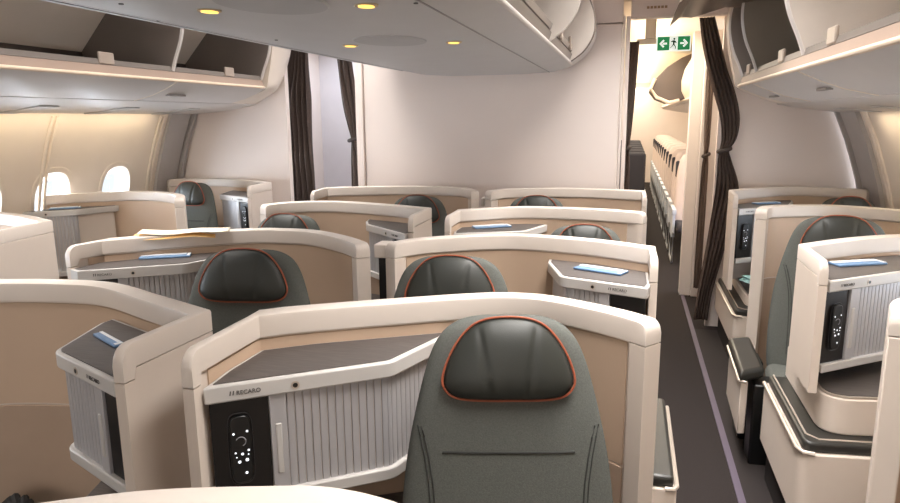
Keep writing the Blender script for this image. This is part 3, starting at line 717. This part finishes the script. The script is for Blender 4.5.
# ------------------------------------------------------------------ overhead bins
def side_bins(side, xm, zoff, y0, y1, yend, dividers, label, interiors, clips, faces):
    """profile given for the left side: u = distance from the lip line towards the wall"""
    def X(u): return xm + side*u          # side -1: wall to the left
    root = thing('overhead_bin', label, 'overhead bin', (xm, (y0+yend)/2, 1.75+zoff), 'side overhead bins')
    Z = lambda z: z+zoff
    # underside + front lower face
    hull = [(0.0, 1.953), (.012, 1.945), (.10, 1.905), (.20, 1.868), (.33, 1.838), (.345, 1.836)]
    bm = bmesh.new(); extrude_profile(bm, [(X(u), Z(z)) for u, z in hull] + [(X(.345), Z(1.90)), (X(.05), Z(1.99))], y0, y1+.02); finish('lower_fascia', bm, BINW, root, angle=40)
    under = [(.35, 1.832), (.50, 1.805), (.75, 1.772), (1.05, 1.752), (1.10, 1.80), (.35, 1.86)]
    bm = bmesh.new(); extrude_profile(bm, [(X(u), Z(z)) for u, z in under], y0, yend); finish('service_panel', bm, BINW, root, angle=30)
    # recessed service flaps on the underside
    yy = y0+.25
    while yy < yend-.4:
        bm = bmesh.new()
        vs = [bm.verts.new((X(u), yv, Z(z))) for u, z, yv in ((.55, 1.795, yy), (.92, 1.757, yy+.02), (.92, 1.757, yy+.17), (.55, 1.795, yy+.15))]
        bm.faces.new(vs); vs2 = [bm.verts.new(v.co + Vector((0, 0, -.006))) for v in vs]; bm.faces.new(vs2)
        for k in range(4): bm.faces.new((vs[k], vs[(k+1) % 4], vs2[(k+1) % 4], vs2[k]))
        finish('service_flap', bm, BINU, root, smooth=False); yy += .72
    # bright rounded lip, beige sill, rail
    bm = bmesh.new(); tube(bm, [(X(.008), y0, Z(1.957)), (X(.008), y1, Z(1.957))], .011, 10); finish('lip_line', bm, mat('lip_bright', (226, 206, 184), 0.4), root)
    bm = bmesh.new(); extrude_profile(bm, [(X(u), Z(z)) for u, z in ((.012, 1.962), (.022, 2.012), (.030, 2.015), (.10, 2.0), (.10, 1.95))], y0, y1); finish('sill', bm, BINLIP, root, angle=40)
    bm = bmesh.new(); extrude_profile(bm, [(X(u), Z(z)) for u, z in ((.024, 2.015), (.030, 2.045), (.038, 2.047), (.05, 2.012))], y0, y1); finish('rail', bm, RAIL, root, angle=40)
    # interior tray per bay, with dividers
    bays = [y0] + list(dividers) + [y1]
    for i, (a, b) in enumerate(zip(bays, bays[1:])):
        prof = [(.05, 2.02), (.45, 1.99), (.68, 2.08), (.78, 2.3), (.70, 2.5), (.55, 2.60)]
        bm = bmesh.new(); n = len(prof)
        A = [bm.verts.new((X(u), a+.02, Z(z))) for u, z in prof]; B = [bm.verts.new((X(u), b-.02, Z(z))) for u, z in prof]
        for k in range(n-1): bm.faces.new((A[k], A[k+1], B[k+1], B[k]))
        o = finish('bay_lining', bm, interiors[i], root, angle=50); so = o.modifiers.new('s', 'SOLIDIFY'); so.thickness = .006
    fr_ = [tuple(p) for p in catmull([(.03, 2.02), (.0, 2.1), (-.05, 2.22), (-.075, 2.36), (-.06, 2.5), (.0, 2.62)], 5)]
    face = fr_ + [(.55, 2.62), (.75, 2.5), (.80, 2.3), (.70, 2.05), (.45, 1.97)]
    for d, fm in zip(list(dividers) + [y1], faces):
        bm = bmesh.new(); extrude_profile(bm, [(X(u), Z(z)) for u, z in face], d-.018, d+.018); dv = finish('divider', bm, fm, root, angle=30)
        bm = bmesh.new(); tube(bm, [(X(u), d, Z(z)) for u, z in fr_], .014, 8); finish('divider_edge', bm, BINW, dv)
    # closed end that runs into the bulkhead
    A_ = [(.345, 1.838), (.20, 1.868), (.10, 1.905), (.0, 1.950), (-.03, 2.05), (-.065, 2.2), (-.085, 2.36), (-.07, 2.52), (.0, 2.66), (.8, 2.66), (.8, 1.85)]
    B_ = [(.50, 1.812), (.36, 1.842), (.25, 1.895), (.14, 1.965), (.07, 2.07), (.01, 2.2), (-.03, 2.36), (-.03, 2.52), (.03, 2.66), (.8, 2.66), (.8, 1.83)]
    A_, B_ = ([tuple(p) for p in catmull(L[:9], 4)] + L[9:] for L in (A_, B_))
    bm = bmesh.new(); rings = []
    for k in range(9):
        t = k/8; w = t**2.2; yy = y1+.018 + (yend-y1-.018)*t
        rings.append([bm.verts.new((X(a[0]+(b[0]-a[0])*w), yy, Z(a[1]+(b[1]-a[1])*w))) for a, b in zip(A_, B_)])
    for R0, R1 in zip(rings, rings[1:]):
        for k in range(len(R0)): bm.faces.new((R0[k], R0[(k+1) % len(R0)], R1[(k+1) % len(R1)], R1[k]))
    bm.faces.new(rings[0]); bm.faces.new(rings[-1][::-1])
    finish('end_fairing', bm, mat('bin_end_cream', (226, 214, 200), 0.42, var=.015), root, angle=50)
    bm = bmesh.new(); box(bm, min(X(.0), X(1.1)), max(X(0), X(1.1)), y0, yend, Z(2.66), Z(2.70)); finish('top_panel', bm, BINW, root)
    bm = bmesh.new(); box(bm, min(X(.82), X(.86)), max(X(.82), X(.86)), y0, yend, Z(1.85), Z(2.68)); finish('back_panel', bm, BINW, root)
    for cy in clips:
        bm = bmesh.new(); a, b = sorted((X(.018), X(.034))); box(bm, a, b, cy-.07, cy+.05, Z(2.018), Z(2.085)); finish('latch_clip', bm, CLEAR, root, bevel=.008, seg=3)
    # seams over the fascia
    for d in dividers:
        bm = bmesh.new(); pts = [(X(u)-side*.0, d, Z(z)-.0015) for u, z in hull]; tube(bm, pts, .003, 6); finish('fascia_seam', bm, mat('seam_cream', (236, 224, 208), .5), root)
        bm = bmesh.new(); box(bm, *sorted((X(.16), X(.19))), d+.12, d+.30, Z(1.866), Z(1.877)); finish('row_placard', bm, mat('placard_grey', (140, 134, 130), .5), root)
    return root
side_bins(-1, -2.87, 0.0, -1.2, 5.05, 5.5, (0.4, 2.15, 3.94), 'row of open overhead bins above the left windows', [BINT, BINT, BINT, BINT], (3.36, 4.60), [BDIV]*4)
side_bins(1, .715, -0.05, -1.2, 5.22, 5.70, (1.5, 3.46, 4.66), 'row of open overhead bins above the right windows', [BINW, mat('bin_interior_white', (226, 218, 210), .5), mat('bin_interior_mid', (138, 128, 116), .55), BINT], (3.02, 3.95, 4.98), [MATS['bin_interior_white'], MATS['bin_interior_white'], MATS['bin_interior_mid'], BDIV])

# centre bins, seen from below
root = thing('overhead_bin', 'long centre overhead bin with downlights, hanging over the middle seats', 'overhead bin', (-1.07, 2.4, 2.0))
CY0, CY1 = -1.5, 5.22
und = [(-1.90, 2.115), (-1.905, 2.100), (-1.88, 2.090), (-1.74, 2.068), (-1.60, 2.045), (-1.56, 2.033), (-1.35, 2.022), (-1.07, 2.020), (-.80, 2.022), (-.58, 2.033), (-.50, 2.05), (-.432, 2.072)]
bm = bmesh.new(); extrude_profile(bm, und + [(-.432, 2.09), (-.60, 2.12), (-1.5, 2.12)], CY0, CY1); finish('underside', bm, BINU, root, angle=22)
bm = bmesh.new(); tube(bm, [(-1.902, CY0, 2.106), (-1.902, CY1, 2.106)], .012, 10); finish('left_lip', bm, BINW, root)
bm = bmesh.new(); tube(bm, [(-.428, CY0, 2.078), (-.428, CY1-.15, 2.078)], .011, 10); finish('right_lip', bm, BINW, root)
for x, z in ((-1.745, 2.069), (-.60, 2.0315), (-1.585, 2.041)):
    bm = bmesh.new(); box(bm, x-.0025, x+.0025, CY0, CY1-.02, z-.003, z+.004); finish('panel_joint', bm, mat('joint_grey', (150, 147, 146), .6), root)
bm = bmesh.new(); extrude_profile(bm, [(-.420, 2.085), (-.408, 2.125), (-.42, 2.135), (-.52, 2.13), (-.52, 2.09)], CY0, 4.86); finish('sill', bm, RAIL, root, angle=40)
bm = bmesh.new(); extrude_profile(bm, [(-.412, 2.14), (-.402, 2.165), (-.41, 2.168), (-.44, 2.14)], CY0, 4.86); finish('rail', bm, mat('rail_taupe', (150, 140, 132), .45), root, angle=40)
face = [tuple(p) for p in catmull([(-.42, 2.08), (-.34, 2.14), (-.285, 2.22), (-.265, 2.31), (-.285, 2.43), (-.36, 2.56), (-.5, 2.66)], 5)] + [(-1.0, 2.70), (-1.0, 2.10)]
for d0, d1 in ((4.86, 4.885), (3.60, 3.625), (2.1, 2.125)):
    bm = bmesh.new(); extrude_profile(bm, face, d0, d1); finish('divider', bm, mat('bin_interior_white', (226, 218, 210), .5), root, angle=30)
bm = bmesh.new(); extrude_profile(bm, face[:-2] + [(-1.07, 2.72), (-1.07, 2.04)] + [(-.60, 2.05)], 4.885, CY1); finish('end_fairing', bm, BINW, root, angle=30, bevel=.012)
left = [(-1.90, 2.11), (-1.92, 2.30), (-1.86, 2.46), (-1.75, 2.58), (-1.6, 2.66), (-1.07, 2.72), (-1.07, 2.10)]
bm = bmesh.new(); extrude_profile(bm, left, CY0, CY1); finish('left_door', bm, BINW, root, angle=30)
bm = bmesh.new(); box(bm, -1.06, -1.03, CY0, 4.9, 2.1, 2.72); finish('back_panel', bm, mat('bin_interior_white', (226, 218, 210), .5), root)
bm = bmesh.new(); box(bm, -1.06, -.5, CY0, 4.9, 2.68, 2.72); finish('top_panel', bm, BINW, root)
for cy in (4.02, 4.62):
    bm = bmesh.new(); box(bm, -.412, -.392, cy-.03, cy+.03, 2.13, 2.215); finish('latch_clip', bm, CLEAR, root, bevel=.008, seg=3)
# gasket along the end
bm = bmesh.new(); tube(bm, [(x+.004, 4.885, z) for x, z in face[:-2]], .006, 8); finish('gasket', bm, mat('gasket_grey', (128, 118, 110), .6), root)
def und_z(x):
    for (x0, z0), (x1, z1) in zip(und, und[1:]):
        if x0 <= x <= x1: return z0+(z1-z0)*(x-x0)/(x1-x0)
    return 2.02
def disc(name, cx, cy, rx, ry, m, h, par, dome=0):
    bm = bmesh.new(); a = [bm.verts.new((cx+rx*math.cos(2*PI*k/36), cy+ry*math.sin(2*PI*k/36), und_z(cx)+.004)) for k in range(36)]
    b = [bm.verts.new((cx+rx*.96*math.cos(2*PI*k/36), cy+ry*.96*math.sin(2*PI*k/36), und_z(cx)-h)) for k in range(36)]
    for k in range(36): bm.faces.new((a[k], a[(k+1) % 36], b[(k+1) % 36], b[k]))
    bm.faces.new(b); bm.faces.new(a[::-1]); return finish(name, bm, m, par)
for cx, cy in ((-1.225, 1.86), (-.755, 1.93), (-1.215, 2.90), (-.755, 2.95), (-.755, .9), (-1.225, .9)):
    d = disc('downlight', cx, cy, .036, .036, mat('downlight_trim', (190, 170, 140), .5), .004, root)
    disc('bulb', cx, cy, .024, .030, LAMP, .006, d)
for cx, cy in ((-.985, 1.80), (-.985, 2.78)):
    disc('speaker_panel', cx, cy, .15, .20, mat('speaker_grey', (184, 182, 182), .6), .004, root)
for cx, cy in ((-1.40, 1.7), (-.62, 1.98), (-1.44, 2.65), (-1.44, 1.2), (-1.66, 2.2)):
    disc('screw_cap', cx, cy, .007, .007, mat('screw_grey', (90, 88, 86), .5), .003, root)
# raised bin door at the aft end of the right bins
bm = bmesh.new(); prof = [(.80, 2.43), (.66, 2.375), (.55, 2.38), (.43, 2.345), (.35, 2.325), (.285, 2.335), (.215, 2.272)]
P2 = prof + [(x+.03, z+.06) for x, z in prof[::-1]]
extrude_profile(bm, P2, 3.9, 4.84)
o = finish('bin_door', bm, mat('door_taupe', (124, 108, 96), .4, var=.02), angle=40, bevel=.008); tag(recenter(o), 'raised taupe bin door over the right aisle, beside the exit sign', 'bin door')

# ------------------------------------------------------------------ exit sign
root = thing('exit_sign', 'green emergency exit sign with white arrows and running figure', 'sign', (.29, 5.60, 2.19))
def sign_part(nm, polys, m, d, par):
    bm = bmesh.new()
    for poly in polys:
        a = [bm.verts.new((.29+x, 5.60-d, 2.195+z)) for x, z in poly]; b = [bm.verts.new((.29+x, 5.60-d+.0025, 2.195+z)) for x, z in poly]
        bm.faces.new(a); bm.faces.new(b[::-1])
        for k in range(len(a)): bm.faces.new((a[k], a[(k+1) % len(a)], b[(k+1) % len(a)], b[k]))
    return finish(nm, bm, m, par, smooth=False)
bm = bmesh.new(); box(bm, .29-.125, .29+.125, 5.60, 5.63, 2.188, 2.30); sb = finish('sign_body', bm, SIGNW, root, bevel=.004)
for q in ([(-.117, 0), (-.03, 0), (-.03, .098), (-.117, .098)], [(.03, 0), (.117, 0), (.117, .098), (.03, .098)]): sign_part('green_field', [q], GREEN, .003, root)
def arrow(cx, s):
    return [[(cx-.026*s, .042), (cx+.004*s, .042), (cx+.004*s, .056), (cx-.026*s, .056)], [(cx-.002*s, .076), (cx-.012*s, .082), (cx+.0*s, .049), (cx+.010*s, .049)],
            [(cx+.030*s, .049), (cx+.002*s, .079), (cx-.008*s, .070), (cx+.012*s, .049)], [(cx+.030*s, .049), (cx+.012*s, .049), (cx-.008*s, .028), (cx+.002*s, .019)]]
for s, cx in ((-1, -.074), (1, .074)):
    A = arrow(cx, s); sign_part('arrow', [A[0], A[2], A[3]], SIGNW, .0055, root)
circ = [(.004+.008*math.cos(2*PI*k/14), .082+.008*math.sin(2*PI*k/14)) for k in range(14)]
sign_part('running_figure', [circ, [(-.006, .072), (.010, .070), (.006, .040), (-.006, .042)], [(-.006, .072), (-.022, .062), (-.020, .055), (-.004, .062)], [(.010, .070), (.022, .056), (.018, .050), (.006, .060)],
    [(.006, .042), (.018, .026), (.016, .008), (.010, .008), (.011, .024), (-.002, .040)], [(-.006, .042), (.002, .042), (-.010, .022), (-.024, .014), (-.024, .020), (-.014, .026)]], mat('figure_green', (20, 70, 45), .5), .003, root)
bm = bmesh.new(); box(bm, .02, .165, 5.605, 5.625, 2.245, 2.285); finish('mounting_arm', bm, mat('arm_cream', (240, 226, 200), .5), root, bevel=.004)
bm = bmesh.new(); box(bm, .08, .16, 5.60, 5.66, 2.285, 2.56); finish('mounting_block', bm, mat('arm_cream', (240, 226, 200), .5), root, bevel=.006)

# ------------------------------------------------------------------ curtains
def curtain(rows, folds, depth, y, label, tie=None, lean=0.0):
    """rows: (z, x_left, x_right) from top to hem"""
    root = thing('curtain', label, 'curtain', ((rows[-1][1]+rows[-1][2])/2, y, rows[-1][0]))
    pr = catmull([(r[1], r[2], r[0]) for r in rows], 6); bm = bmesh.new(); N = 60; g = []
    for i, p in enumerate(pr):
        w = p.y-p.x; row = []; amp = depth*min(1, .35+w*2.2)
        for k in range(N+1):
            t = k/N; ph = folds*2*PI*t + .6*math.sin(i*.12)
            row.append(bm.verts.new((p.x+w*(t+.012*math.sin(ph*2)), y+amp*math.sin(ph)+.012*math.sin(i*.25+t*5)+lean*(1-p.z/2.4), p.z)))
        g.append(row)
    for A, B in zip(g, g[1:]):
        for k in range(N): bm.faces.new((A[k], A[k+1], B[k+1], B[k]))
    o = finish('drape', bm, CURT, root, angle=80); so = o.modifiers.new('s', 'SOLIDIFY'); so.thickness = .004
    if tie:
        z, xa, xb = tie; bm = bmesh.new(); pts = []
        for k in range(24):
            a = 2*PI*k/24; pts.append(((xa+xb)/2+(xb-xa)/2*1.12*math.cos(a), y+(depth+.025)*math.sin(a)+lean*(1-z/2.4), z+.012*math.cos(a)))
        tube(bm, pts, .016, 8, closed=True); finish('tie_band', bm, mat('tie_dark', (66, 56, 52), .8), root)
    return root
curtain([(2.43, .47, .575), (2.25, .50, .63), (2.05, .55, .69), (1.85, .61, .765), (1.68, .665, .80), (1.53, .685, .79), (1.44, .675, .745), (1.36, .665, .765), (1.15, .665, .83), (.9, .645, .80), (.6, .615, .75), (.3, .58, .69), (.07, .56, .665)], 5, .028, 5.66, 'dark brown curtain tied back on the right of the right aisle passage', (1.44, .672, .748))
curtain([(2.335, -3.07, -2.86), (2.1, -3.10, -2.87), (1.9, -3.16, -2.87), (1.78, -3.19, -2.865), (1.5, -3.185, -2.86), (1.2, -3.18, -2.85), (.9, -3.18, -2.85), (.5, -3.18, -2.85), (.07, -3.17, -2.85)], 6, .035, 5.42+.42, 'wide dark brown curtain hanging by the left aisle passage')
curtain([(2.335, -2.57, -2.43), (2.20, -2.56, -2.42), (2.0, -2.54, -2.40), (1.8, -2.51, -2.38), (1.62, -2.47, -2.37), (1.52, -2.45, -2.38), (1.40, -2.45, -2.36), (1.1, -2.45, -2.35), (.6, -2.45, -2.35), (.07, -2.45, -2.35)], 3, .02, 5.78, 'narrow tied curtain on the right edge of the left passage', (1.52, -2.46, -2.375))
curtain([(2.26, -.03, .036), (1.9, -.045, .022), (1.6, -.052, .006), (1.45, -.05, -.004), (1.3, -.056, .006), (.8, -.058, .006), (.07, -.058, .006)], 2, .012, 5.54, 'slim folded curtain on the left edge of the right passage', (1.45, -.052, -.002))
curtain([(2.40, .64, .69), (1.9, .64, .70), (1.5, .65, .70), (1.35, .655, .695), (1.2, .645, .70), (.6, .64, .70), (.1, .64, .70)], 2, .015, 6.62, 'slim folded curtain on the white partition behind the big curtain', (1.35, .655, .70))

bm = bmesh.new(); box(bm, -3.25, -2.1, 5.74, 5.88, 2.33, 2.38); struct('trim_%d' % tn, bm, BULK); tn += 1
# ------------------------------------------------------------------ economy cabin beyond the passage
ECO = None
def make_eco():
    root = thing('economy_seat', 'beige backed economy seat', 'seat', (0, 0, 0), 'economy seats down the right of the aisle')
    bm = bmesh.new(); rows = []
    for z, y, hw, hd in ((.46, 0, .22, .04), (.6, .03, .225, .05), (.9, .08, .225, .05), (1.05, .105, .21, .045), (1.17, .125, .19, .04), (1.24, .135, .15, .03), (1.26, .138, .08, .012)):
        rows.append([bm.verts.new((hw*math.copysign(abs(math.cos(2*PI*k/24))**.6, math.cos(2*PI*k/24)), y+hd*math.sin(2*PI*k/24), z)) for k in range(24)])
    for A, B in zip(rows, rows[1:]):
        for k in range(24): bm.faces.new((A[k], A[(k+1) % 24], B[(k+1) % 24], B[k]))
    bm.faces.new(rows[0][::-1]); bm.faces.new(rows[-1]); finish('backrest', bm, ECOB, root, angle=60)
    bm = bmesh.new(); box(bm, -.228, .228, .112, .185, .97, 1.17); finish('headrest_wing', bm, ECOD, root, bevel=.02)
    bm = bmesh.new(); box(bm, -.22, .22, -.48, .02, .38, .47); finish('seat_cushion', bm, ECOD, root, bevel=.03)
    bm = bmesh.new(); box(bm, -.27, -.225, -.36, .12, .58, .64); box(bm, -.265, -.23, -.30, .08, .30, .58); finish('armrest', bm, mat('eco_arm', (206, 212, 220), .4), root, bevel=.008)
    bm = bmesh.new(); tube(bm, [(-.25, -.36, .02), (-.25, -.36, .36), (-.25, .05, .36), (-.25, .12, .02), (-.25, -.36, .02)], .012, 6); finish('leg_frame', bm, mat('eco_leg', (190, 190, 192), .35, metal=.6), root)
    return root
ORD = ['nearest', 'second', 'third', 'fourth', 'fifth', 'sixth', 'seventh', 'eighth', 'ninth', 'tenth', 'eleventh', 'twelfth']
for i in range(12):
    lab = 'beige economy aisle seat right of the aisle, %s from the passage' % ORD[i]
    if i == 0: o = make_eco(); ECO = o
    else: o = copy_tree(ECO)
    o['label'] = lab; o.location = (.78, 8.55+.80*i, 0)
    if i < 4:
        q = copy_tree(ECO); q.location = (1.27, 8.55+.80*i, 0); q['label'] = 'beige economy inner seat right of the aisle, %s row' % ORD[i]
for i in range(7):
    root = thing('economy_seat', 'dark economy aisle seat left of the far aisle, %s row' % ORD[i], 'seat', (-.02, 9.6+.85*i, 0), 'dark economy seats left of the far aisle')
    bm = bmesh.new(); box(bm, -.24, .22, 9.6+.85*i, 9.72+.85*i, .40, 1.22); finish('backrest', bm, ECOD, root, bevel=.04, seg=3)
    bm = bmesh.new(); box(bm, -.24, .22, 9.12+.85*i, 9.6+.85*i, .36, .46); finish('seat_cushion', bm, ECOD, root, bevel=.03)
    bm = bmesh.new(); box(bm, .215, .25, 9.2+.85*i, 9.66+.85*i, .3, .64); finish('armrest', bm, mat('eco_arm', (206, 212, 220), .4), root, bevel=.008)
    bm = bmesh.new(); box(bm, .17, .21, 9.2+.85*i, 9.6+.85*i, 0, .36); finish('leg_frame', bm, mat('eco_leg', (190, 190, 192), .35, metal=.6), root)
# economy overhead bins on the right, one door open and dark
for i in range(6):
    y0 = 7.6+1.25*i; dark = i == 1
    root = thing('overhead_bin', 'white economy overhead bin, %s beyond the exit sign' % ORD[i] if not dark else 'dark open economy overhead bin beyond the exit sign', 'overhead bin', (.9, y0, 1.75), 'economy overhead bins')
    bm = bmesh.new(); extrude_profile(bm, [(.60, 1.89), (.63, 1.85), (1.0, 1.78), (1.6, 1.72), (1.6, 2.5), (1.0, 2.5), (.95, 1.93), (.62, 1.91)], y0, y0+1.24); finish('bin_body', bm, BINW, root, angle=30, bevel=.006)
    if dark:
        bm = bmesh.new(); tube(bm, [(.56, y0-.01, 1.89), (.44, y0-.01, 1.865), (.30, y0-.01, 1.925), (.215, y0-.01, 2.03), (.265, y0-.01, 2.155)], .022, 8); finish('door_rim', bm, mat('lip_bright', (226, 206, 184), 0.4), root)
    if dark: pr = [(.62, 1.91), (.44, 1.87), (.30, 1.93), (.22, 2.03), (.27, 2.15), (.40, 2.29), (.56, 2.39), (.75, 2.47), (.95, 2.5), (.95, 1.93)]
    else: pr = [(.62, 1.91), (.575, 2.0), (.57, 2.12), (.60, 2.25), (.68, 2.40), (.80, 2.48), (.95, 2.5), (.95, 1.93)]
    bm = bmesh.new(); extrude_profile(bm, pr, y0+.01, y0+1.23); finish('bin_door', bm, mat('eco_door_dark', (92, 80, 74), .5) if dark else mat('eco_door', (240, 226, 204), .5), root, angle=30, bevel=.006)
    bm = bmesh.new(); tube(bm, [(.606, y0, 1.888), (.606, y0+1.24, 1.888)], .012, 8); finish('lip_line', bm, mat('lip_bright', (226, 206, 184), 0.4), root)
